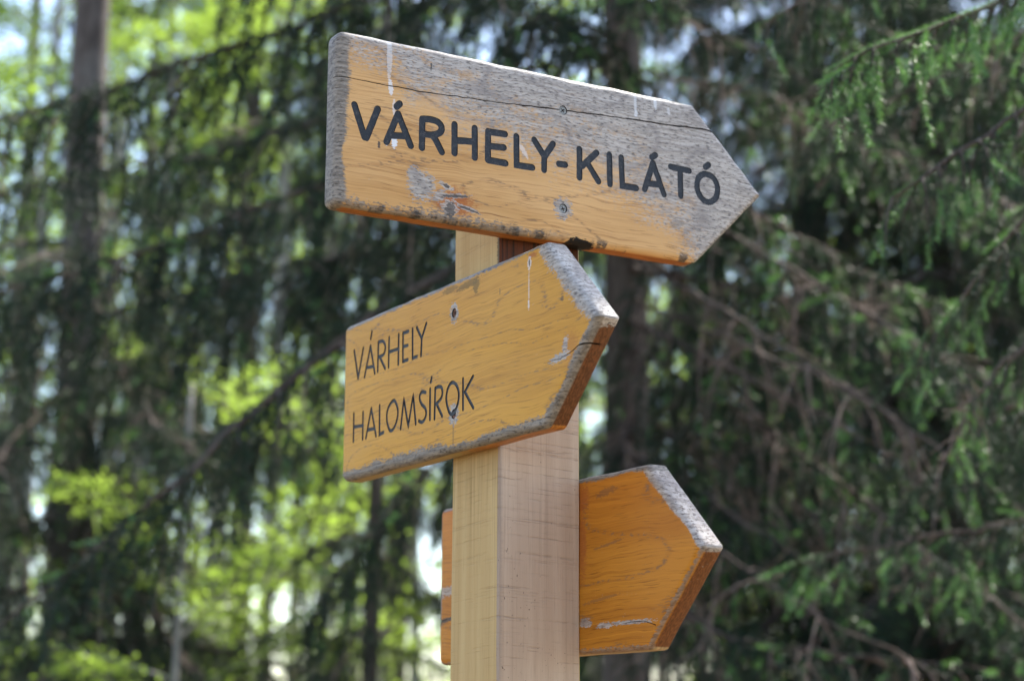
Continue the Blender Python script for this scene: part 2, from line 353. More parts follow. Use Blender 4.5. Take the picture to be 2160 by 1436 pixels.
def arrow_board_bm(out, thick, rf, rb, rc, rng, zc):
    """solid board: outline with small corner arcs, worn rounded arrises front and back"""
    k = len(out); ring0 = []           # (arc centre, outward normal, corner radius, corner, mitre)
    def straight(a, b):
        pa, pb = a[0] + a[1] * a[2], b[0] + b[1] * b[2]; m = max(2, int(np.linalg.norm(pb - pa) / 0.018))
        for t in range(1, m): ring0.append((pa + (pb - pa) * t / m, a[1], 0.0, None, None))
    for i in range(k):
        p0, p1, p2 = (np.array(out[(i + d) % k], float) for d in (-1, 0, 1))
        e1 = (p1 - p0) / np.linalg.norm(p1 - p0); e2 = (p2 - p1) / np.linalg.norm(p2 - p1)
        n1 = np.array([e1[1], -e1[0]]); n2 = np.array([e2[1], -e2[0]])   # outward for a counter-clockwise outline
        bis = n1 + n2; c = p1 - bis * (rc / (1 + n1 @ n2))
        rci = rc if i != 2 else 0.003
        c = p1 - bis * (rci / (1 + n1 @ n2)); mit = p1 - 0 * bis; bf = bis / (1 + n1 @ n2)
        a1 = math.atan2(n1[1], n1[0]); a2 = math.atan2(n2[1], n2[0])
        while a2 < a1: a2 += 2 * math.pi
        arc = [(c, np.array([math.cos(a1 + (a2 - a1) * t), math.sin(a1 + (a2 - a1) * t)]), rci, p1, bf) for t in np.linspace(0, 1, 5)]
        if ring0:
            straight(ring0[-1], arc[0])
        ring0 += arc
    straight(ring0[-1], ring0[0])
    N = len(ring0)
    jit = [rng.uniform(-1, 1) for _ in range(N)]
    jit = [(jit[i - 1] + 2 * jit[i] + jit[(i + 1) % N]) / 4 * 0.0006 for i in range(N)]
    jr = [1 + (rng.uniform(-1, 1) + rng.uniform(-1, 1)) * 0.10 for _ in range(N)]
    prof = [(rf * (1 - math.sin(a)), rf * (1 - math.cos(a)), 1) for a in np.linspace(0, math.pi / 2, 5)]
    prof += [(rb * (1 - math.cos(a)), thick - rb * (1 - math.sin(a)), 0) for a in np.linspace(0, math.pi / 2, 3)]
    bm = bmesh.new(); rings = []
    for ins, y, front in prof:
        r = []
        for i, (cc, nv, rr, p1, bf) in enumerate(ring0):
            w_ = ins * (jr[i] if front and p1 is None else 1) - (jit[i] if ins < 0.9 * rf else 0)
            yy = y * (jr[i] if front and y > 0 and p1 is None else 1)
            pp = cc + nv * (rr - w_) if (p1 is None or w_ <= rr) else p1 - bf * w_
            r.append(bm.verts.new((pp[0], yy, pp[1] - zc)))
        rings.append(r)
    for a, b in zip(rings, rings[1:]):
        for i in range(N):
            bm.faces.new((a[i], a[(i + 1) % N], b[(i + 1) % N], b[i]))
    bm.faces.new(list(reversed(rings[0]))); bm.faces.new(rings[-1])
    bmesh.ops.remove_doubles(bm, verts=bm.verts, dist=0.00002)
    bmesh.ops.recalc_face_normals(bm, faces=bm.faces)
    return bm

def prism(bm, poly, y0, y1, zc, mi=0):
    a = [bm.verts.new((x, y0, z - zc)) for x, z in poly]; b = [bm.verts.new((x, y1, z - zc)) for x, z in poly]
    n = len(poly); fs = [bm.faces.new(a), bm.faces.new(list(reversed(b)))]
    fs += [bm.faces.new((a[(i + 1) % n], a[i], b[i], b[(i + 1) % n])) for i in range(n)]
    for f in fs: f.material_index = mi
def smooth_line(P):
    """the same line with its curves filled in (Catmull-Rom), corners of short polylines kept"""
    P = np.array(P, float)
    if len(P) < 6: return P
    closed = np.linalg.norm(P[0] - P[-1]) < 1e-6
    Q = np.vstack([P[-2] if closed else 2 * P[0] - P[1], P, P[1] if closed else 2 * P[-1] - P[-2]]); out = []
    for i in range(len(P) - 1):
        p, q, r, s = Q[i:i + 4]
        for t in (0, 0.25, 0.5, 0.75): out.append(0.5 * (2 * q + (r - p) * t + (2 * p - 5 * q + 4 * r - s) * t * t + (3 * q - p - 3 * r + s) * t ** 3))
    out.append(P[-1]); return np.array(out)
def strokes_of(entry):
    return [smooth_line([(x * 1e-4, z * 1e-4) for x, z in st]) for st in entry[1]]
def ribbon(bm, P, hw, y0, y1, zc, mi, rng, wob):
    """solid round-ended stroke along the polyline P (closed when its ends meet), from depth y0 to y1"""
    closed = len(P) > 3 and np.linalg.norm(P[0] - P[-1]) < 1e-6
    if closed: P = P[:-1]
    else:
        F = [P[0]]
        for p, q in zip(P, P[1:]):
            m = max(1, int(np.linalg.norm(q - p) / 0.007)); F += [p + (q - p) * t / m for t in range(1, m + 1)]
        P = np.array(F)
    n = len(P); L, R = [], []
    for i in range(n):
        a = P[i] - P[i - 1] if (i or closed) else P[1] - P[0]
        b = P[(i + 1) % n] - P[i] if (i < n - 1 or closed) else P[i] - P[i - 1]
        a = a / np.linalg.norm(a); b = b / np.linalg.norm(b); na = np.array([-a[1], a[0]]); nb = np.array([-b[1], b[0]])
        mt = (na + nb) / max(0.35, 1 + na @ nb); w1, w2 = hw * (1 + rng.uniform(-wob, wob)), hw * (1 + rng.uniform(-wob, wob))
        L.append(P[i] + mt * w1); R.append(P[i] - mt * w2)
    def col(pts): return [(bm.verts.new((x, y0, z - zc)), bm.verts.new((x, y1, z - zc))) for x, z in pts]
    fs = []
    def quad(*v): fs.append(bm.faces.new(v))
    vl, vr = col(L), col(R)
    for i in range(n if closed else n - 1):
        j = (i + 1) % n
        quad(vl[i][0], vl[j][0], vr[j][0], vr[i][0]); quad(vr[i][1], vr[j][1], vl[j][1], vl[i][1])
        quad(vl[j][0], vl[i][0], vl[i][1], vl[j][1]); quad(vr[i][0], vr[j][0], vr[j][1], vr[i][1])
    if not closed:
        for c, d, s, e in ((P[0], P[0] - P[1], vl[0], vr[0]), (P[-1], P[-1] - P[-2], vr[-1], vl[-1])):
            a0 = math.atan2(d[1], d[0]); arc = col([c + hw * np.array([math.cos(a0 + t), math.sin(a0 + t)]) for t in np.linspace(math.pi / 2, -math.pi / 2, 8)[1:-1]])
            # the arc runs from the side at +90 degrees of d to the one at -90 degrees
            first = s if np.dot(np.array([s[0].co.x, s[0].co.z + zc]) - c, [-d[1], d[0]]) > 0 else e
            last = e if first is s else s
            ch = [first] + arc + [last]
            fs.append(bm.faces.new([v[0] for v in ch])); fs.append(bm.faces.new([v[1] for v in reversed(ch)]))
            for p, q in zip(ch, ch[1:]): quad(p[0], p[1], q[1], q[0])
    for f in fs: f.material_index = mi
def bool_cut(me, cutters):
    """returns the board mesh with the cutter meshes taken out of it"""
    a = bpy.data.objects.new('board', me); COL.objects.link(a); tmp = []
    for c in cutters:
        b = bpy.data.objects.new('cutter', c); COL.objects.link(b); tmp.append(b)
        md = a.modifiers.new('cut', 'BOOLEAN'); md.operation = 'DIFFERENCE'; md.solver = 'EXACT'; md.object = b
        md.use_self = True; md.material_mode = 'INDEX'
    dg = bpy.context.evaluated_depsgraph_get(); r = bpy.data.meshes.new_from_object(a.evaluated_get(dg))
    for b in tmp: bpy.data.objects.remove(b)
    bpy.data.objects.remove(a)
    return r
def finish_faces(me):
    for pl in me.polygons: pl.use_smooth = abs(pl.normal.y) < 0.985
    me.set_sharp_from_angle(angle=math.radians(40))

def screw_mesh(mat):
    bm = bmesh.new()
    r = bmesh.ops.create_cone(bm, cap_ends=True, segments=20, radius1=0.0055, radius2=0.0055, depth=0.0022, matrix=Matrix.Rotation(math.pi / 2, 4, 'X'))
    me = bpy.data.meshes.new('screw'); bm.to_mesh(me); bm.free()
    cut = bmesh.new()
    for ang in (math.radians(42), math.radians(132)):
        c_, s_ = math.cos(ang), math.sin(ang); hl, hw = 0.0030, 0.00075
        prism(cut, [(c_ * a - s_ * b, s_ * a + c_ * b) for a, b in ((-hl, -hw), (hl, -hw), (hl, hw), (-hl, hw))], -0.004, 0.0003, 0, 1)
    bmesh.ops.recalc_face_normals(cut, faces=cut.faces)
    cm = bpy.data.meshes.new('slot'); cut.to_mesh(cm); cut.free()
    for m in (mat, M_CRACK): me.materials.append(m); cm.materials.append(m)
    return bool_cut(me, [cm])

root = bpy.data.objects.new('signpost', None); COL.objects.link(root)
dR = Vector((math.sin(TH), math.cos(TH), 0)); dL = Vector((-math.cos(TH), math.sin(TH), 0))
root.location = (dR + dL) * 0.06; root.rotation_euler = (0, 0, math.pi / 2 - TH)
root.empty_display_size = 0.1
tag(root, 'square oak trail signpost with three orange arrow boards screwed to it', 'signpost')

def build_post():
    bm = bmesh.new(); rng = random.Random(4); hw = 0.06; b = 0.0022; H = EYE + 0.815
    prof = [(-hw + b, -hw), (hw - b, -hw), (hw, -hw + b), (hw, hw - b), (hw - b, hw), (-hw + b, hw), (-hw, hw - b), (-hw, -hw + b)]
    lv = [-0.3] + [i * 0.06 for i in range(int(H / 0.06))] + [H - 0.004, H]
    rings = []
    for k, z in enumerate(lv):
        sc = 1 - (0.004 / hw if k == len(lv) - 1 else 0)
        rings.append([bm.verts.new((x * sc + rng.uniform(-1, 1) * 0.00035, y * sc + rng.uniform(-1, 1) * 0.00035, z)) for x, y in prof])
    for a, c in zip(rings, rings[1:]):
        for i in range(8):
            f = bm.faces.new((a[i], a[(i + 1) % 8], c[(i + 1) % 8], c[i])); f.material_index = 0 if i in (0, 4, 7, 3) else 1
    bm.faces.new(rings[-1]); bm.faces.new(list(reversed(rings[0])))
    me = bpy.data.meshes.new('post'); bm.to_mesh(me); bm.free()
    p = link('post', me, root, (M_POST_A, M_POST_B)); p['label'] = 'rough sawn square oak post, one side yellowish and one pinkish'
build_post()

def edge(p, q, **kw):
    """half-plane through p -> q of a counter-clockwise outline, with wear settings"""
    d = np.array(q) - np.array(p); d = d / np.linalg.norm(d); nx, nz = float(d[1]), float(-d[0])
    kw.update(nx=nx, nz=nz, c=float(nx * p[0] + nz * p[1])); return kw

def build_board(name_label, out, zc, loc, rz, mat, texts, hw, screws, screw_mat, cracks, rf, seed, rb=0.003):
    rng = random.Random(seed)
    bm = arrow_board_bm(out, 0.030, rf, rb, 0.0105, rng, zc)
    me = bpy.data.meshes.new('sign_board'); bm.to_mesh(me); bm.free()
    mats = (mat, M_PAINT, M_CRACK)
    for m in mats: me.materials.append(m)
    cuts = []
    for j in range(max([len(en[1]) for en in texts], default=0)):
        cut = bmesh.new()
        for en in texts:
            st = strokes_of(en)
            if j < len(st): ribbon(cut, st[j], hw, -0.004, 0.0013 + 0.00003 * j, zc, 1, rng, 0.05)
        cuts.append((cut, 1))
    deep = bmesh.new(); nd = 0
    for pts, w0, dep in cracks:
        L, R = [], []
        pts = np.array(pts)
        fine = []
        for p, q in zip(pts, pts[1:]):
            m = max(1, int(np.linalg.norm(q - p) / 0.008))
            fine += [p + (q - p) * t / m for t in range(m)]
        fine.append(pts[-1]); fine = np.array(fine)
        for i, p in enumerate(fine):
            ww = (w0[0] + (w0[1] - w0[0]) * i / (len(fine) - 1)) * rng.uniform(0.65, 1.35)
            dz = rng.uniform(-0.0005, 0.0005)
            L.append((p[0], p[1] + ww / 2 + dz)); R.append((p[0], p[1] - ww / 2 + dz))
        prism(deep, R + L[::-1], -0.004, dep, zc, 2); nd += 1
    for sx, sz in screws:
        prism(deep, [(sx + 0.0061 * math.cos(a), sz + 0.0064 * math.sin(a)) for a in np.linspace(0, 2 * math.pi, 21)[:-1]], -0.004, 0.0040, zc, 2); nd += 1
    cm = []
    for b_, ok in [(deep, nd)] + cuts:
        if ok:
            bmesh.ops.recalc_face_normals(b_, faces=b_.faces)
            c = bpy.data.meshes.new('cutter'); b_.to_mesh(c)
            for m in mats: c.materials.append(m)
            cm.append(c)
        b_.free()
    if cm: me = bool_cut(me, cm)
    finish_faces(me)
    ob = bpy.data.objects.new('sign_board', me); COL.objects.link(ob); ob.parent = root
    ob.location = loc; ob.rotation_euler = (0, 0, rz); ob['label'] = name_label
    for en in texts:
        b_ = bmesh.new(); k = 0
        for st in strokes_of(en):
            ribbon(b_, st, hw * 1.01, 0.00085 + 0.00003 * k, 0.0020 + 0.00003 * k, zc, 0, rng, 0.04); k += 1
        bmesh.ops.recalc_face_normals(b_, faces=b_.faces)
        lm = bpy.data.meshes.new('letter'); b_.to_mesh(lm); b_.free()
        link('letter' if en[0] != '-' else 'hyphen', lm, ob, (M_PAINT,))
    if screws:
        sm = screw_mesh(screw_mat)
        for i, (sx, sz) in enumerate(screws):
            s_ = bpy.data.objects.new('screw', sm); COL.objects.link(s_); s_.parent = ob
            s_.location = (sx, 0.0024, sz - zc); s_.rotation_euler = (rng.uniform(-.06, .06), i * 0.3, rng.uniform(-.06, .06))
    return ob

# --- top board
o1 = arrow_outline(-0.2479, 0.2871, 0.8640, 0.6408, 0.4010, 0.7526); zc1 = 0.7524
ZB, XL = 0.6408, -0.2479
fade1 = dict(x0=-0.26, x1=0.40, z0=0.55, z1=0.90, soft=0.085,
             stops=[(t, (z - 0.55) / 0.35) for t, z in ((0.0, 0.849), (0.13, 0.838), (0.17, 0.800), (0.26, 0.782), (0.40, 0.768), (0.55, 0.752), (0.68, 0.722), (0.76, 0.690), (0.82, 0.655), (0.90, 0.56))])
sp1 = [(-0.128, 0.682, 0.016, 0.020, -0.9, 'grey', 1.0), (-0.1395, 0.694, 0.010, 0.012, 0.3, 'grey', 1.0),
       (-0.085, 0.668, 0.034, 0.020, -0.2, 'red', 0.85), (-0.104, 0.674, 0.012, 0.007, 0.5, 'grey', 0.95), (-0.086, 0.6765, 0.022, 0.0030, 0.12, 'grey', 0.9), (-0.084, 0.6760, 0.020, 0.0016, 0.12, 'soot', 0.9),
       (-0.090, 0.660, 0.011, 0.012, 0.2, 'grey', 0.9), (-0.089, 0.658, 0.006, 0.010, 0.0, 'soot', 0.8), (-0.064, 0.6625, 0.018, 0.0030, -0.22, 'grey', 0.9), (-0.062, 0.662, 0.015, 0.0014, -0.22, 'soot', 0.9), (-0.0955, 0.6875, 0.011, 0.0036, -0.35, 'grey', 0.9), (-0.0945, 0.6875, 0.006, 0.0022, -0.35, 'soot', 0.9),
       (0.1066, 0.6420, 0.020, 0.0065, -0.12, 'dark', 1.0), (0.0905, 0.6395, 0.012, 0.0045, 0.2, 'dark', 0.9),
       (-0.1775, 0.842, 0.0036, 0.030, 0.0, 'white', 0.42), (-0.1750, 0.801, 0.0030, 0.010, 0.1, 'white', 0.75), (-0.170, 0.778, 0.0022, 0.010, 0.0, 'white', 0.5),
       (-0.1687, 0.7335, 0.0040, 0.0080, 0.05, 'white', 0.95), (-0.1795, 0.7275, 0.0014, 0.0018, 0, 'white', 0.7),
       (0.190, 0.848, 0.0022, 0.0150, 0.0, 'white', 0.45), (0.191, 0.833, 0.0028, 0.0045, 0.0, 'white', 0.6), (0.2225, 0.854, 0.0026, 0.009, 0.05, 'white', 0.6),
       (0.2440, 0.846, 0.0022, 0.006, 0.05, 'white', 0.4), (0.0163, 0.752, 0.0030, 0.010, 0.6, 'white', 0.45), (0.0764, 0.6844, 0.0125, 0.0135, 0, 'grey', 1.0), (0.0764, 0.8173, 0.012, 0.012, 0, 'grey', 1.0),
       (-0.1895, 0.7245, 0.0016, 0.0040, 0, 'soot', 0.9), (-0.119, 0.840, 0.0012, 0.0050, 0, 'soot', 0.9), (0.255, 0.690, 0.010, 0.006, 0.3, 'soot', 0.35)]
m1 = board_material('weathered_orange_oak_top', zc1,
    [edge(o1[4], o1[0], w=0.0135, rag=0.7), edge(o1[3], o1[4], w=0.007, pale=1), edge(o1[2], o1[3], w=0.010, pale=1), edge(o1[1], o1[2], w=0.004),
     edge(o1[0], o1[1], w=0.009, k=0.85, rag=3.2, depth=0.006, span=(0.12, 0.0), end=(0.31, 0.115, 0.030))],
    fade1, sp1, tone=((0.64, 0.375, 0.155), (0.53, 0.285, 0.098), (0.27, 0.105, 0.032)), rings=1.0, blot=edge(o1[0], o1[1]), seed=0.0)
crack1 = [(-0.2500, 0.8040), (-0.2425, 0.8036), (-0.1909, 0.8036), (-0.1382, 0.8040), (-0.1046, 0.8053), (-0.0809, 0.8073), (-0.0568, 0.8084), (-0.0151, 0.8108), (0.0274, 0.8140), (0.0706, 0.8169), (0.1072, 0.8193), (0.1519, 0.8223), (0.1974, 0.8246), (0.2516, 0.8270), (0.2712, 0.8288), (0.2974, 0.8303), (0.3265, 0.8302)]
build_board('longest weathered grey and orange arrow board at the top, lettered VÁRHELY-KILÁTÓ', o1, zc1, (-0.06, -0.09, EYE + zc1), 0, m1, TOP_TEXT, 0.0045,
            [(0.0764, 0.8173), (0.0763, 0.6844)], M_STEEL, [(crack1, (0.0009, 0.0019), 0.012), ([(0.360, 0.7650), (0.392, 0.7640)], (0.0004, 0.0009), 0.005), ([(-0.25, 0.7560), (-0.225, 0.7545)], (0.0008, 0.0003), 0.003)], 0.0088, 1)

# --- second board
o2 = arrow_outline(-0.3930, 0.1580, 0.5965, 0.3715, 0.2745, 0.4835); zc2 = 0.484
sp2 = [(-0.0651, 0.5522, 0.0105, 0.0125, 0, 'grey', 1.0), (-0.0633, 0.4200, 0.0120, 0.0130, 0, 'grey', 1.0), (-0.0640, 0.395, 0.0020, 0.018, 0, 'soot', 0.40),
       (0.1225, 0.5765, 0.0045, 0.0085, 0, 'white', 0.55), (0.1225, 0.5775, 0.0016, 0.0050, 0.1, 'dark', 0.8), (0.1215, 0.545, 0.0016, 0.020, 0, 'white', 0.35), (0.1212, 0.5260, 0.0022, 0.0065, 0, 'white', 0.5),
       (0.190, 0.4490, 0.022, 0.0050, 0.1, 'grey', 1.0), (0.203, 0.4600, 0.006, 0.012, -0.3, 'grey', 0.9), (0.215, 0.457, 0.022, 0.022, 0.5, 'red', 0.35),
       (-0.03, 0.582, 0.030, 0.0045, 0.05, 'olive', 0.8), (-0.008, 0.578, 0.008, 0.011, 0, 'olive', 0.8), (-0.075, 0.585, 0.018, 0.0040, 0, 'olive', 0.7), (0.052, 0.5555, 0.0008, 0.0042, 0, 'soot', 0.9), (0.197, 0.518, 0.0035, 0.003, 0, 'soot', 0.7),
       (0.208, 0.523, 0.006, 0.006, 0.2, 'red', 0.0), (0.130, 0.5855, 0.012, 0.004, 0, 'red', 0.7)]
m2 = board_material('orange_oak_second', zc2,
    [edge(o2[4], o2[0], w=0.0012), edge(o2[3], o2[4], w=0.0062, rag=1.4), edge(o2[2], o2[3], w=0.016, rag=1.1, pale=1), edge(o2[1], o2[2], w=0.0105, rag=1.0, depth=0.0075, end=(0.115, 0.047, 0.020)),
     edge(o2[0], o2[1], w=0.0135, rag=0.9, depth=0.0075, end=(0.36, 0.145, 0.035), fade_x=(-0.02, -0.10), fade_c=(0.47, 0.36, 0.17))],
    None, sp2, tone=((0.61, 0.305, 0.042), (0.53, 0.25, 0.028), (0.31, 0.118, 0.014)), rings=1.25, seed=3.7)
build_board('middle orange arrow board pointing at the viewer, lettered VÁRHELY HALOMSÍROK', o2, zc2, (-0.09, -0.06, EYE + zc2), -math.pi / 2, m2, LOW_TEXT, 0.0025,
            [(-0.0651, 0.5522), (-0.0633, 0.4200)], M_RUST, [([(0.155, 0.4475), (0.175, 0.4480), (0.191, 0.4470), (0.2116, 0.4495), (0.232, 0.4560), (0.262, 0.4572)], (0.0003, 0.0017), 0.020)], 0.0085, 2)

# --- third board, screwed to the far side of the post, bare inner face towards us
o3 = arrow_outline(-0.3742, 0.1480, 0.3418, 0.1198, 0.2625, 0.2326); zc3 = 0.2308
sp3 = [(-0.004, 0.225, 0.006, 0.14, 0, 'dark', 0.0), (0.004, 0.315, 0.020, 0.022, -0.4, 'red', 0.7), (0.004, 0.255, 0.012, 0.05, 0, 'red', 0.7), (0.060, 0.317, 0.022, 0.0045, 0.12, 'soot', 0.4), (0.085, 0.3015, 0.012, 0.003, 0, 'soot', 0.0),
       (0.108, 0.1540, 0.045, 0.0030, 0.0, 'grey', 0.9), (0.055, 0.1530, 0.016, 0.0040, 0.0, 'grey', 0.8), (0.012, 0.158, 0.014, 0.006, 0, 'grey', 0.8),
       (-0.35, 0.182, 0.03, 0.003, 0.1, 'soot', 0.9), (-0.35, 0.222, 0.03, 0.007, 0.1, 'grey', 0.8), (0.066, 0.252, 0.040, 0.0016, 0.12, 'soot', 0.4), (0.05, 0.186, 0.040, 0.002, 0.10, 'soot', 0.35)]
m3 = board_material('deep_orange_oak_third', zc3,
    [edge(o3[4], o3[0], w=0.0075, rag=0.8), edge(o3[3], o3[4], w=0.0070, rag=0.5), edge(o3[2], o3[3], w=0.0085, rag=0.5, pale=1, k=0.92), edge(o3[1], o3[2], w=0.004, depth=0.004, rag=1.5, k=0.7, end=(0.14, 0.052, 0.018)),
     edge(o3[0], o3[1], w=0.006, rag=1.8, k=0.7, depth=0.006, end=(0.36, 0.25, 0.13))],
    None, sp3, tone=((0.52, 0.200, 0.020), (0.43, 0.148, 0.012), (0.22, 0.060, 0.007)), rings=0.5, seed=9.1)
build_board('lowest deep orange arrow board behind the post, its unlettered back towards us', o3, zc3, (0.06, -0.06, EYE + zc3), -math.pi / 2, m3, [], 0.002,
            [], M_RUST, [([(0.095, 0.1540), (0.14, 0.1535), (0.165, 0.1480)], (0.0004, 0.0012), 0.012), ([(-0.38, 0.181), (-0.35, 0.1825)], (0.0016, 0.0008), 0.006)], 0.0085, 3)

# ------------------------------------------------------------------ forest floor
def floor_material():
    n = NT('leaf_litter'); o = n.obj()
    a = n.noise(o, 9, 6, 0.7); b = n.noise(o, 0.5, 3); c = n.noise(o, 45, 2)
    col = n.mix(n.step(a, 0.35, 0.65), (0.09, 0.058, 0.033), (0.19, 0.125, 0.07))
    col = n.mix(n.mul(n.step(b, 0.52, 0.62), 0.7), col, (0.05, 0.085, 0.02))
    n.pbr(col, 0.9, n.bump(c, 0.6, 0.02), 0.2); return n.m
def build_floor():
    rng = np.random.default_rng(2); m = 81
    gx = np.sign(np.linspace(-1, 1, m)) * np.abs(np.linspace(-1, 1, m)) ** 2 * 220
    X, Y = np.meshgrid(gx, gx + 10); r = np.hypot(X, Y - 2)
    Z = 0.10 * np.sin(X * 0.9 + 1) * np.sin(Y * 0.7) * np.clip((r - 3) / 4, 0, 1) + rng.uniform(-.03, .03, X.shape) * np.clip((r - 1) / 3, 0, 1) - 0.02 * np.clip(r / 20, 0, 1)
    V = np.stack([X, Y, Z], -1).reshape(-1, 3); i = np.arange((m - 1) * m).reshape(m - 1, m)[:, :-1].ravel()
    T = np.vstack([np.stack([i, i + 1, i + m + 1], 1), np.stack([i, i + m + 1, i + m], 1)])
    me = mesh_from('forest_floor', V, T, smooth=True)
    tag(link('forest_floor', me, None, (floor_material(),)), 'brown leaf litter on the forest floor under the trees', 'forest floor', kind='structure')
build_floor()

# ------------------------------------------------------------------ plant materials
def bark_material(name, c1, c2, c3, sz=9.0):
    n = NT(name); o = n.obj(); s = n.sep(o)
    v = n.xyz(n.mul(s[0], sz * 3), n.mul(s[1], sz * 3), n.mul(s[2], sz * 0.9))
    a = n.noise(v, 1.0, 5, 0.7, 0.5); b = n.noise(o, 2.2, 3)
    col = n.mix(n.step(a, 0.36, 0.64), c1, c2)
    col = n.mix(n.mul(n.step(b, 0.5, 0.66), 0.6), col, c3)
    n.pbr(col, 0.85, n.bump(a, 0.9, 0.012), 0.25); return n.m
def leaf_material(name, c1, c2, trans, tw, rough=0.45, spec=0.4):
    n = NT(name); o = n.obj()
    f = n.add(n.mul(n.rnd(), 0.5), n.mul(n.noise(o, 3.0, 2), 0.7))
    col = n.mix(n.step(f, 0.25, 0.85), c1, c2)
    d = n.t.nodes.new('ShaderNodeBsdfPrincipled'); n.put(d.inputs['Base Color'], col); d.inputs['Roughness'].default_value = rough
    d.inputs['Specular IOR Level'].default_value = spec
    t = n.t.nodes.new('ShaderNodeBsdfTranslucent'); n.put(t.inputs[0], trans)
    m = n.t.nodes.new('ShaderNodeMixShader'); m.inputs[0].default_value = tw
    n.t.links.new(d.outputs[0], m.inputs[1]); n.t.links.new(t.outputs[0], m.inputs[2]); n.t.links.new(m.outputs[0], n.out.inputs[0])
    return n.m
M_BARK = bark_material('spruce_bark', (0.060, 0.047, 0.039), (0.12, 0.10, 0.085), (0.15, 0.138, 0.122))
M_LIMB = bark_material('spruce_limb_bark', (0.060, 0.043, 0.034), (0.12, 0.088, 0.070), (0.15, 0.12, 0.10), 30)
M_DEAD = bark_material('dead_twig_bark', (0.20, 0.145, 0.12), (0.31, 0.235, 0.20), (0.17, 0.125, 0.105), 60)
M_BEECH = bark_material('beech_bark', (0.22, 0.205, 0.18), (0.34, 0.32, 0.285), (0.16, 0.17, 0.13), 5)
M_NEEDLE = leaf_material('spruce_needles', (0.014, 0.030, 0.021), (0.029, 0.049, 0.031), (0.05, 0.10, 0.03), 0.12, 0.55, 0.14)
M_FRESH = leaf_material('fresh_spruce_needles', (0.080, 0.175, 0.060), (0.12, 0.24, 0.080), (0.15, 0.32, 0.07), 0.28, 0.45, 0.4)
M_LEAF = leaf_material('beech_leaves', (0.050, 0.095, 0.018), (0.085, 0.140, 0.028), (0.36, 0.52, 0.075), 0.50, 0.45, 0.4)
M_LEAF2 = leaf_material('deep_beech_leaves', (0.045, 0.090, 0.020), (0.075, 0.13, 0.028), (0.16, 0.30, 0.04), 0.42, 0.5, 0.35)

# ------------------------------------------------------------------ spruce boughs
def unit(v): return v / (np.linalg.norm(v, axis=-1, keepdims=True) + 1e-9)
def needles(soup, P, Q, per_m, length, width, rng, m=0, lean=0.75):
    """one thin blade per needle along the shoots P[i] -> Q[i]"""
    if not len(P): return
    P = np.asarray(P, float); Q = np.asarray(Q, float); L = np.linalg.norm(Q - P, axis=1)
    cnt = np.maximum(1, (L * per_m).astype(int)); idx = np.repeat(np.arange(len(P)), cnt); n = len(idx)
    t = rng.random(n); base = P[idx] + (Q - P)[idx] * t[:, None]; tan = unit(Q - P)[idx]
    rad = unit(np.cross(tan, rng.normal(size=(n, 3))))
    d = unit(tan * lean + rad * rng.uniform(0.6, 1.1, (n, 1)) + np.array([0, 0, 0.15]))
    ln = length * rng.uniform(0.7, 1.15, (n, 1)); side = unit(np.cross(d, rng.normal(size=(n, 3)))) * width * 0.5
    V = np.stack([base - side, base + side, base + d * ln], 1).reshape(-1, 3)
    soup.add(V, np.arange(3 * n).reshape(-1, 3), m)
def curve_pts(P, n):
    """points spread evenly along a smooth curve through P"""
    P = np.asarray(P, float)
    if len(P) == 2: return P[0] + (P[1] - P[0]) * np.linspace(0, 1, n)[:, None]
    Q = np.vstack([2 * P[0] - P[1], P, 2 * P[-1] - P[-2]]); out = []
    for i in range(len(P) - 1):
        a, b, c, d = Q[i:i + 4]
        for t in np.linspace(0, 1, 12, endpoint=False):
            out.append(0.5 * (2 * b + (c - a) * t + (2 * a - 5 * b + 4 * c - d) * t * t + (3 * b - a - 3 * c + d) * t ** 3))
    out.append(P[-1]); out = np.array(out); s = np.r_[0, np.cumsum(np.linalg.norm(np.diff(out, axis=0), axis=1))]
    u = np.linspace(0, s[-1], n); return np.stack([np.interp(u, s, out[:, k]) for k in range(3)], 1)

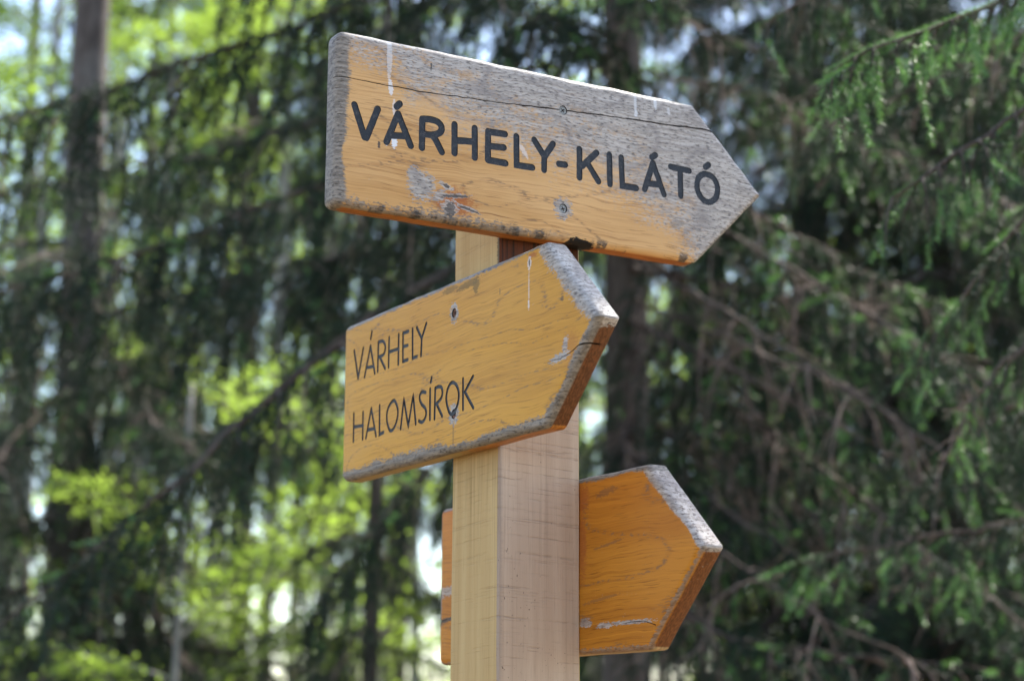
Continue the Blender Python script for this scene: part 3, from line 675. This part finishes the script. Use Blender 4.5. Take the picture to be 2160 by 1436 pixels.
def make_bough(pts, seed, r0=0.017, hang=(0.25, 0.60), gap=0.05, twig_gap=0.034, per_m=170, nlen=0.018, nwid=0.0026, start=0.14,
               fresh=0.0, bare=0.25, dens=1.0, tl=1.0, ts=0.8):
    """wood and needles of one spruce bough: a limb, drooping side shoots hung with twigs, and bare dead twiglets"""
    rng = np.random.default_rng(seed); wood = Soup(); ndl = Soup()
    limb = curve_pts(pts, 22); L = np.linalg.norm(np.diff(limb, axis=0), axis=1).sum()
    limb[1:-1] += rng.normal(0, 0.006, (20, 3)) * min(1, L)
    wood.tube(limb, np.linspace(r0, 0.0035, 22), 6, 0)
    tan = unit(np.gradient(limb, axis=0)); sA, tA, fA, = [], [], []
    k = max(4, int(L * (1 - start) / gap))
    for i in range(k):
        s = start + (1 - start) * (i + rng.random()) / k; f = s * 21; j = min(20, int(f)); p = limb[j] + (limb[j + 1] - limb[j]) * (f - j)
        t = tan[j]; sd = unit(np.cross(t, [0, 0, 1.0])) * (1 if i % 2 else -1)
        isbare = rng.random() < bare * (1.3 - s)
        if not isbare and rng.random() > dens: continue
        ln = rng.uniform(*hang) * (1.15 - 0.7 * s)
        out = sd * rng.uniform(0.3, 1.0) + t * (rng.uniform(0.2, 0.8) + (1.1 if fresh > 0.4 and s > 0.5 else 0)) + np.array([0, 0, rng.uniform(-0.5, 0.15)])
        out = unit(out); q = [p]; d = out.copy(); m = 7
        for _ in range(m):
            q.append(q[-1] + d * ln / m); d = unit(d + np.array([0, 0, -rng.uniform(0.22, 0.62)]) + rng.normal(0, 0.07, 3))
        q = np.array(q)
        if isbare:
            wood.tube(q, np.linspace(0.0048, 0.0018, m + 1), 3, 1, False)
            for b in range(rng.integers(3, 7)):
                j2 = rng.integers(1, m); e = unit(rng.normal(0, 1, 3) + unit(q[j2] - q[j2 - 1]) * 1.2 + [0, 0, -0.5]) * rng.uniform(0.06, 0.16)
                wood.tube(np.array([q[j2], q[j2] + e * 0.5 + rng.normal(0, .006, 3), q[j2] + e]), [0.0026, 0.0020, 0.0012], 3, 1, False)
            continue
        wood.tube(q, np.linspace(0.0042, 0.0014, m + 1), 3, 0, False)
        sA += list(zip(q[1:-1], q[2:]))
        nt = int(ln / twig_gap)
        for b in range(nt):
            u = (b + 1) / (nt + 1) * m; j2 = min(m - 1, int(u)); pp = q[j2] + (q[j2 + 1] - q[j2]) * (u - j2); tt = unit(q[j2 + 1] - q[j2])
            ss = unit(np.cross(tt, rng.normal(size=3))); e = unit(tt * 0.8 + ss * ts + np.array([0, 0, -0.15])) * tl * rng.uniform(0.04, 0.105) * (1.1 - 0.5 * b / nt)
            (fA if rng.random() < fresh * (0.4 + s) else tA).append((pp, pp + e))
        if rng.random() < fresh * 1.6: fA.append((q[-2], q[-1] + unit(q[-1] - q[-2]) * 0.03))
    if fresh > 0.4: fA += list(zip(limb[11:-1], limb[12:])) * 2
    fA.append((limb[-2], limb[-1])) if fresh else sA.append((limb[-2], limb[-1]))
    for lst, m in ((sA, 0), (tA, 0), (fA, 1)):
        if lst: a = np.array(lst); needles(ndl, a[:, 0], a[:, 1], per_m * (1.25 if m else 1.0), nlen, nwid, rng, m)
    return wood.mesh('bough', True), ndl.mesh('needles')

def add_bough(tree, wood, ndl, mat=None):
    b = bpy.data.objects.new('bough', wood); COL.objects.link(b); b.parent = tree
    if mat is not None: b.matrix_local = mat
    n = bpy.data.objects.new('needles', ndl); COL.objects.link(n); n.parent = b; n['kind'] = 'stuff'
    return b
def spruce_mats(w, n):
    if not w.materials:
        for m in (M_LIMB, M_DEAD): w.materials.append(m)
        for m in (M_NEEDLE, M_FRESH): n.materials.append(m)
def frame(o, d, roll=0.0, scale=1.0):
    """local matrix at o whose X axis runs along d and whose Z axis stays as upright as it can"""
    d = Vector(d).normalized(); y = Vector((0, 0, 1)).cross(d).normalized(); z = d.cross(y)
    y2 = y * math.cos(roll) + z * math.sin(roll); z2 = -y * math.sin(roll) + z * math.cos(roll)
    return Matrix(((d.x * scale, y2.x * scale, z2.x * scale, o[0]), (d.y * scale, y2.y * scale, z2.y * scale, o[1]), (d.z * scale, y2.z * scale, z2.z * scale, o[2]), (0, 0, 0, 1)))
def trunk_mesh(h, r0, seed, r1=0.03, lean=(0, 0), sides=14, n=26, flare=0.35):
    rng = np.random.default_rng(seed); z = np.linspace(0, 1, n) ** 1.25 * (h + 0.25) - 0.25
    t = np.clip(z / h, 0, 1); P = np.stack([lean[0] * z + 0.02 * np.sin(z * 0.9 + seed), lean[1] * z + 0.02 * np.cos(z * 0.7 + seed), z], 1)
    r = r0 + (r1 - r0) * t; r = r * (1 + flare * np.exp(-np.clip(z, 0, None) / 0.35))
    s = Soup(); s.tube(P, r, sides)
    V = s.V[0]; V[:n * sides, :2] += rng.normal(0, r0 * 0.035, (n * sides, 2))
    return s.mesh('trunk', True), P
def new_tree(name, x, y, label, cat='tree', group=None):
    o = bpy.data.objects.new(name, None); COL.objects.link(o); o.location = (x, y, 0); o.empty_display_size = 0.3
    tag(o, label, cat, group); return o

# shared boughs, 1 unit = 1 m, running along +X
KIT, KITW = [], []
for k in range(4):
    L = (2.1, 2.5, 1.8, 2.3)[k]; sag = (0.25, 0.10, 0.35, 0.18)[k]
    w, n = make_bough([(0, 0, 0), (L * 0.35, 0.03, 0.02), (L * 0.7, -0.04, -sag * 0.5), (L, 0.02, -sag * 0.8)], 20 + k, 0.018, (0.32, 0.80), 0.026, 0.030, 260, 0.024, 0.0052, 0.10, 0.05, 0.16)
    spruce_mats(w, n); KIT.append((w, n))

def spruce(x, y, h, r0, seed, label, zlo, zhi, count, skip=None, ztop=None, lean=(0, 0), droop=(-0.45, -0.1), size=(0.8, 1.15), top=True):
    """a spruce with boughs all round between heights zlo and zhi, then shorter ones to the top"""
    rng = random.Random(seed); t = new_tree('spruce_tree', x, y, label)
    me, P = trunk_mesh(h, r0, seed, 0.02, lean); link('trunk', me, t, (M_BARK,))
    zs = [zlo + (zhi - zlo) * (i + rng.random()) / count for i in range(count)]
    if top: zs += [(ztop or zhi) + (h - (ztop or zhi)) * (i + rng.random() * 0.8) / 26 for i in range(26)]
    for i, z in enumerate(zs):
        a = i * 2.399963 + rng.uniform(-0.4, 0.4)
        if skip and skip(a % (2 * math.pi), z): continue
        f = min(1.0, max(0.25, 1.15 * (h - z) / (h - zlo)))
        w, n = KIT[rng.randrange(4)]
        px = np.interp(z, P[:, 2], P[:, 0]); py = np.interp(z, P[:, 2], P[:, 1])
        add_bough(t, w, n, frame((px, py, z), (math.cos(a), math.sin(a), rng.uniform(*droop)), rng.uniform(-.25, .25), f * rng.uniform(*size)))
    return t

# --- the spruce straight behind the post: its limbs slope down to both sides
def key_spruce():
    c = at(1312, 760, 7.4); t = new_tree('spruce_tree', c.x, c.y, 'dark spruce right behind the post, its long drooping limbs spreading to both sides')
    me, P = trunk_mesh(16, 0.098, 5, 0.02); link('trunk', me, t, (M_BARK,))
    limbs = [  # pixels and distance of points along each limb seen in the photograph
        ([(1305, 190, 7.3), (690, 388, 6.7), (330, 525, 6.4), (-130, 650, 6.1)], 0.016),
        ([(1305, 470, 7.3), (930, 585, 6.8), (620, 800, 6.3), (330, 1050, 6.0), (-90, 1385, 5.7)], 0.024),
        ([(1305, -130, 7.4), (900, -40, 7.0), (600, 62, 6.6), (300, 165, 6.4), (-120, 290, 6.2)], 0.015),
        ([(1305, -480, 7.4), (1000, -330, 6.9), (800, -190, 6.6), (520, -60, 6.4)], 0.012),
        ([(1305, 330, 7.4), (1000, 420, 7.8), (560, 620, 8.2), (100, 860, 8.5)], 0.014),
        ([(1305, 60, 7.4), (900, 200, 7.7), (400, 330, 8.0), (-80, 420, 8.3)], 0.014),
        ([(1310, 540, 7.3), (1480, 590, 7.0), (1800, 680, 6.7), (2120, 800, 6.4)], 0.020),
        ([(1315, 655, 7.3), (1400, 705, 7.0), (1600, 810, 6.6), (1900, 960, 6.3)], 0.017),
        ([(1315, 918, 7.3), (1440, 925, 7.0), (1600, 945, 6.8), (1900, 1000, 6.5)], 0.014),
        ([(1315, 960, 7.3), (1440, 1020, 6.9), (1590, 1115, 6.6), (1800, 1260, 6.3)], 0.014),
        ([(1315, 300, 7.4), (1650, 560, 6.7), (2010, 765, 6.1), (2300, 900, 5.8)], 0.011),
        ([(1315, 720, 7.4), (1650, 930, 6.7), (2000, 1195, 6.0), (2260, 1390, 5.6)], 0.012),
        ([(1315, 100, 7.4), (1600, 200, 7.0), (1900, 330, 6.6), (2250, 480, 6.2)], 0.010),
        ([(1315, -300, 7.4), (1560, -120, 7.0), (1850, 60, 6.7), (2250, 180, 6.4)], 0.010),
        ([(1315, 1180, 7.4), (1530, 1340, 6.3), (1850, 1385, 5.9), (2260, 1440, 5.6)], 0.014),
        ([(1315, 850, 7.4), (1700, 1080, 7.5), (2150, 1150, 7.7)], 0.013),
        ([(1305, 420, 7.4), (800, 520, 7.6), (300, 640, 7.9), (-100, 760, 8.2)], 0.012),
        ([(1315, 480, 7.4), (1600, 720, 7.8), (1950, 900, 8.2)], 0.012), ([(1315, 200, 7.4), (1550, 420, 7.1), (1800, 560, 6.9), (2000, 640, 6.8)], 0.010),
        ([(1312, -300, 7.4), (1335, -150, 6.5), (1380, -10, 5.9)], 0.010), ([(1312, 160, 7.4), (1200, 60, 6.8), (1120, 30, 6.2)], 0.010),
        ([(1312, 880, 7.4), (1330, 1010, 6.7), (1390, 1150, 6.1)], 0.010),
        ([(1305, 700, 7.4), (1010, 900, 7.2), (800, 1100, 7.0), (640, 1330, 6.9)], 0.012)]
    for k, (l, r) in enumerate(limbs):
        pts = [np.array(at(*q)) - np.array((c.x, c.y, 0)) for q in l]
        pts[0] = np.array([0, 0, pts[0][2]])
        left = l[-1][0] < 1300
        w, n = make_bough(pts, 100 + k, r, (0.34, 0.82) if left else (0.22, 0.55), 0.024, 0.028, 330, 0.022, 0.0056, 0.12, 0.05 if left else 0.16, 0.14 if left else 0.38,
                          (0.66 if k == 1 else 0.78 if left else 0.85))
        spruce_mats(w, n); add_bough(t, w, n)
    for k, l in enumerate(([(1315, 500, 7.3), (1600, 700, 6.2), (1950, 930, 5.7)], 
                           [(1315, 1000, 7.3), (1650, 1250, 6.0), (2000, 1430, 5.5)], [(1312, -40, 7.3), (1400, 20, 6.6), (1540, 110, 6.2)], [(1315, 600, 7.3), (1800, 830, 5.9), (2250, 1150, 5.4)])):
        pts = [np.array(at(*q)) - np.array((c.x, c.y, 0)) for q in l]; pts[0] = np.array([0, 0, pts[0][2]])
        w, n = make_bough(pts, 150 + k, 0.009, (0.22, 0.60), 0.17, 0.03, 200, 0.02, 0.004, 0.15, 0.0, 6.0)
        spruce_mats(w, n); add_bough(t, w, n)['label'] = 'bare dead bough with thin pinkish brown twiglets'
    rng = random.Random(8)
    for i in range(34):
        z = 4.6 + i * 0.33 + rng.random() * 0.2; a = i * 2.4 + rng.uniform(-.3, .3); w, n = KIT[i % 4]
        add_bough(t, w, n, frame((0, 0, z), (math.cos(a), math.sin(a), rng.uniform(-.4, -.1)), rng.uniform(-.2, .2), min(1.0, (16.2 - z) / 9) * rng.uniform(.85, 1.15)))
key_spruce()

# --- the near spruce at the right: fine twigs in the upper right corner
def near_spruce():
    c = at(2760, 700, 4.7); t = new_tree('spruce_tree', c.x, c.y, 'nearest spruce at the right edge, fresh bright green shoots on its hanging twigs')
    me, P = trunk_mesh(13, 0.10, 6, 0.02); link('trunk', me, t, (M_BARK,))
    limbs = [([(2740, -330, 4.6), (2350, -90, 3.9), (2060, 20, 3.5), (1745, 155, 3.3)], 0.008, 1.3, (0.10, 0.26)),
             ([(2740, -100, 4.6), (2400, 80, 4.1), (2150, 230, 3.8), (1880, 420, 3.6)], 0.010, 0.40, (0.14, 0.34)),
             ([(2740, 150, 4.6), (2400, 270, 4.3), (2200, 420, 4.0), (1960, 700, 3.9)], 0.010, 0.40, (0.16, 0.36)),
             ([(2740, -520, 4.6), (2300, -330, 4.4), (1900, -130, 4.3), (1600, 60, 4.2)], 0.011, 0.12, (0.18, 0.40)),
             ([(2740, 330, 4.6), (2400, 520, 4.5), (2180, 690, 4.4), (2020, 900, 4.4)], 0.010, 0.25, (0.16, 0.36)),
             ([(2740, -250, 4.7), (2400, -60, 5.0), (2050, 130, 5.2), (1700, 300, 5.3)], 0.011, 0.10, (0.22, 0.45)),
             ([(2740, 560, 4.7), (2400, 700, 5.0), (2080, 900, 5.2), (1900, 1050, 5.3)], 0.011, 0.12, (0.22, 0.45)),
             ([(2740, 850, 4.7), (2350, 1050, 5.0), (1980, 1130, 5.1), (1690, 1180, 5.2)], 0.011, 0.45, (0.16, 0.34))]
    for k, (l, r, fr, hg) in enumerate(limbs):
        pts = [np.array(at(*q)) - np.array((c.x, c.y, 0)) for q in l]; pts[0] = np.array([0, 0, pts[0][2]])
        near = k < 5
        w, n = make_bough(pts, 200 + k, r, hg, 0.030, 0.040, 1250 if near else 650, 0.0145 if near else 0.018, 0.0013 if near else 0.0028, 0.22, fr * 0.7, 0.12, 0.97, 1.6, 0.5)
        spruce_mats(w, n); add_bough(t, w, n)
    rng = random.Random(9)
    for i in range(26):
        z = 4.3 + i * 0.33; a = i * 2.4; w, n = KIT[i % 4]
        add_bough(t, w, n, frame((0, 0, z), (math.cos(a), math.sin(a), rng.uniform(-.4, -.1)), rng.uniform(-.2, .2), min(1.0, (13.2 - z) / 7) * rng.uniform(.8, 1.1)))
near_spruce()

def place(px, D):
    p = at(px, 700, D); return p.x, p.y
x, y = place(168, 11.0)
spruce(x, y, 19, 0.145, 31, 'thick trunked spruce at the left edge, its grey bark patched with sunlight', 1.0, 4.7, 40, ztop=7.6)
x, y = place(1990, 10.5)
spruce(x, y, 18, 0.13, 32, 'dark spruce in the shade far right, behind the nearest one', 0.8, 7.5, 95)
x, y = place(1720, 11.5)
spruce(x, y, 16, 0.14, 33, 'dense spruce in deep shade between the top board tip and the right edge', 1.4, 8.5, 95)
x, y = place(850, 17.5)
spruce(x, y, 19, 0.12, 34, 'spruce hidden behind the boards, dark boughs showing to the left of the post', 3.6, 9.0, 34)
x, y = place(800, 10.0)
spruce(x, y, 7.0, 0.05, 35, 'small young spruce just left of the post foot', 0.9, 2.9, 22, top=False, size=(0.35, 0.5))
x, y = place(520, 19.0)
spruce(x, y, 21, 0.13, 36, 'spruce with a bare lower trunk standing behind the left limbs', 6.0, 10.0, 24)
x, y = place(2300, 15.0)
spruce(x, y, 19, 0.14, 37, 'spruce furthest back at the right edge of the wood', 1.2, 8.0, 80)

# ------------------------------------------------------------------ beeches
def make_beech_bough(seed, L, leaves, ls):
    rng = np.random.default_rng(seed); wood = Soup(); lf = Soup()
    limb = curve_pts([(0, 0, 0), (L * .35, .05, L * .10), (L * .7, -.04, L * .14), (L, 0, L * .10)], 10)
    wood.tube(limb, np.linspace(0.016, 0.003, 10), 5); pos, tn = [], []
    for i in range(16):
        s = 0.15 + 0.85 * (i + rng.random()) / 16; p = limb[min(9, int(s * 9))]
        sd = -1 if i % 2 else 1; ln = L * rng.uniform(.22, .45) * (1.2 - .7 * s)
        d = unit(np.array([.75, sd * .9, rng.uniform(-.15, .3)])); q = np.array([p + d * ln * t + np.array([0, 0, -0.12 * t * t * ln]) for t in np.linspace(0, 1, 5)])
        wood.tube(q, np.linspace(0.006, 0.0015, 5), 3, 0, False)
        for t in rng.random(leaves // 16):
            k = t * 3.99; j = int(k); pp = q[j] + (q[j + 1] - q[j]) * (k - j); pos.append(pp + rng.normal(0, 0.055, 3)); tn.append(d)
    pos = np.array(pos); tn = np.array(tn); n = len(pos)
    d = unit(tn + rng.normal(0, .75, (n, 3)) * [1, 1, .35]); nr = unit(np.array([0, 0, 1.]) + rng.normal(0, .38, (n, 3))); sd = unit(np.cross(nr, d)); nr = np.cross(d, sd)
    a = ls * rng.uniform(.7, 1.2, (n, 1)); wd = a * .32
    V = np.stack([pos, pos + d * a * .35 + sd * wd + nr * a * .07, pos + d * a * .75 + sd * wd * .75 + nr * a * .06, pos + d * a, pos + d * a * .75 - sd * wd * .75 + nr * a * .06, pos + d * a * .35 - sd * wd + nr * a * .07], 1).reshape(-1, 3)
    b = np.arange(n)[:, None] * 6; T = np.vstack([b + [0, 3, 1], b + [1, 3, 2], b + [0, 5, 3], b + [5, 4, 3]])
    lf.add(V, T); return wood.mesh('bough', True), lf.mesh('leaves', False)
BKIT = []
for k in range(3):
    w, l = make_beech_bough(60 + k, (1.5, 1.8, 1.3)[k], 380, 0.060); w.materials.append(M_BEECH); l.materials.append(M_LEAF); BKIT.append((w, l))
BKIT2 = []
for k in range(2):
    w, l = make_beech_bough(70 + k, (1.6, 1.9)[k], 420, 0.085); w.materials.append(M_BEECH); l.materials.append(M_LEAF2); BKIT2.append((w, l))
def beech(px, D, h, r0, seed, label, zlo, zhi, count, kit=BKIT, size=(0.7, 1.1), lean=(0, 0), rise=(0.0, 0.45), group=None):
    x, y = place(px, D); rng = random.Random(seed); t = new_tree('beech_tree', x, y, label, 'tree', group)
    me, P = trunk_mesh(h, r0, seed, 0.012, lean, 10, 18); link('trunk', me, t, (M_BEECH,))
    for i in range(count):
        z = zlo + (zhi - zlo) * (i + rng.random()) / count; a = i * 2.399963 + rng.uniform(-.5, .5); w, l = kit[rng.randrange(len(kit))]
        px_ = np.interp(z, P[:, 2], P[:, 0]); py_ = np.interp(z, P[:, 2], P[:, 1])
        b = bpy.data.objects.new('bough', w); COL.objects.link(b); b.parent = t
        b.matrix_local = frame((px_, py_, z), (math.cos(a), math.sin(a), rng.uniform(*rise)), rng.uniform(-.3, .3), rng.uniform(*size) * (1.1 - 0.5 * i / count))
        q = bpy.data.objects.new('leaves', l); COL.objects.link(q); q.parent = b; q['kind'] = 'stuff'
beech(590, 11.0, 4.6, 0.030, 41, 'young beech with sunlit yellow green leaves left of the lowest board', 1.7, 3.7, 15)
beech(400, 9.5, 3.4, 0.022, 42, 'low beech sapling with bright leaves in the lower left, under the diagonal limb', 1.2, 2.6, 8, size=(0.5, 0.8))
beech(690, 13.0, 4.2, 0.028, 43, 'beech sapling half hidden behind the small spruce beside the post', 1.2, 3.4, 9)
beech(120, 13.0, 3.6, 0.026, 44, 'leafy beech sapling at the left edge near the bottom corner', 1.1, 2.9, 7)
beech(1420, 14.0, 6.0, 0.035, 45, 'young beech peeping out between the post and the dense spruce', 2.4, 5.2, 14)
beech(585, 17.0, 14, 0.075, 46, 'slim pale beech trunk rising in the gap left of the middle board', 6.8, 12, 24)
beech(700, 20.0, 15, 0.080, 47, 'grey beech trunk seen just left of the middle board edge', 7.0, 13, 26)
beech(40, 17.0, 15, 0.10, 48, 'tall beech at the left edge with a sunlit crown in the upper corner', 4.6, 12, 34)
beech(80, 14.0, 11, 0.06, 57, 'slender beech at the top left corner with sunlit yellow green leaves', 5.0, 9.5, 22)
beech(330, 15.0, 11.5, 0.06, 58, 'slender beech behind the left limbs, its bright crown left of the top board', 5.6, 10.0, 22)
beech(300, 19.0, 16, 0.09, 49, 'tall beech with bright crown behind the left spruce trunk', 6.0, 13, 34)
beech(480, 22.0, 16, 0.09, 50, 'beech far back between the left spruces, crown full of light', 6.5, 13, 32)
beech(1180, 19.0, 15, 0.085, 51, 'beech rising behind the top board, its trunk showing above it', 4.2, 12, 14)
beech(1360, 24.0, 16, 0.09, 52, 'beech far back to the right of the post', 3.2, 12, 30, BKIT2)
beech(1900, 24.0, 16, 0.09, 53, 'beech in the far shade behind the right spruces', 2.0, 12, 34, BKIT2)
beech(2250, 26.0, 16, 0.09, 54, 'beech at the far right beyond all the spruces', 2.0, 12, 34, BKIT2)
beech(210, 27.0, 16, 0.10, 55, 'distant beech low on the left, pale light around its trunk', 2.2, 9, 26)
beech(760, 28.0, 17, 0.10, 56, 'distant beech beside the left edge of the middle board', 2.2, 12, 30)

# ------------------------------------------------------------------ far wood
def far_wood():
    rng = np.random.default_rng(77); lf = Soup(); wd = Soup()
    for i in range(210):
        D = rng.uniform(34, 75); px = rng.uniform(-2900, 4700); p = at(px, 700, D); h = rng.uniform(14, 21)
        wd.tube(np.array([[p.x, p.y, -.3], [p.x + rng.normal(0, .3), p.y, h * .6], [p.x + rng.normal(0, .5), p.y, h]]), [0.16, 0.12, 0.03], 6)
        n = 900 if px > 1150 else 560; m = 30 if px > 1150 else 10
        cl = rng.normal(0, 1, (m, 3)) * [1.6, 1.6, 0] + np.stack([np.zeros(m), np.zeros(m), rng.uniform(1.5, h, m)], 1)
        pos = np.array([p.x, p.y, 0]) + cl[rng.integers(0, m, n)] + rng.normal(0, .42, (n, 3))
        a = rng.uniform(.16, .34, (n, 1)); d = unit(rng.normal(size=(n, 3)) * [1, 1, .4]); s = unit(np.cross(d, unit(np.array([0, 0, 1.]) + rng.normal(0, .4, (n, 3)))))
        V = np.stack([pos, pos + d * a * .5 + s * a * .35, pos + d * a, pos + d * a * .5 - s * a * .35], 1).reshape(-1, 3); b = np.arange(n)[:, None] * 4
        lf.add(V, np.vstack([b + [0, 1, 2], b + [0, 2, 3]]), 1)
    Vw = np.vstack(wd.V); Tw = np.vstack(wd.T); Vl = np.vstack(lf.V); Tl = np.vstack(lf.T) + len(Vw)
    me = mesh_from('far_woods', np.vstack([Vw, Vl]), np.vstack([Tw, Tl]), np.r_[np.zeros(len(Tw), int), np.ones(len(Tl), int)])
    tag(link('far_woods', me, None, (M_BEECH, M_LEAF)), 'mass of far trees filling the gaps at the back of the wood', 'woods', kind='stuff')
far_wood()
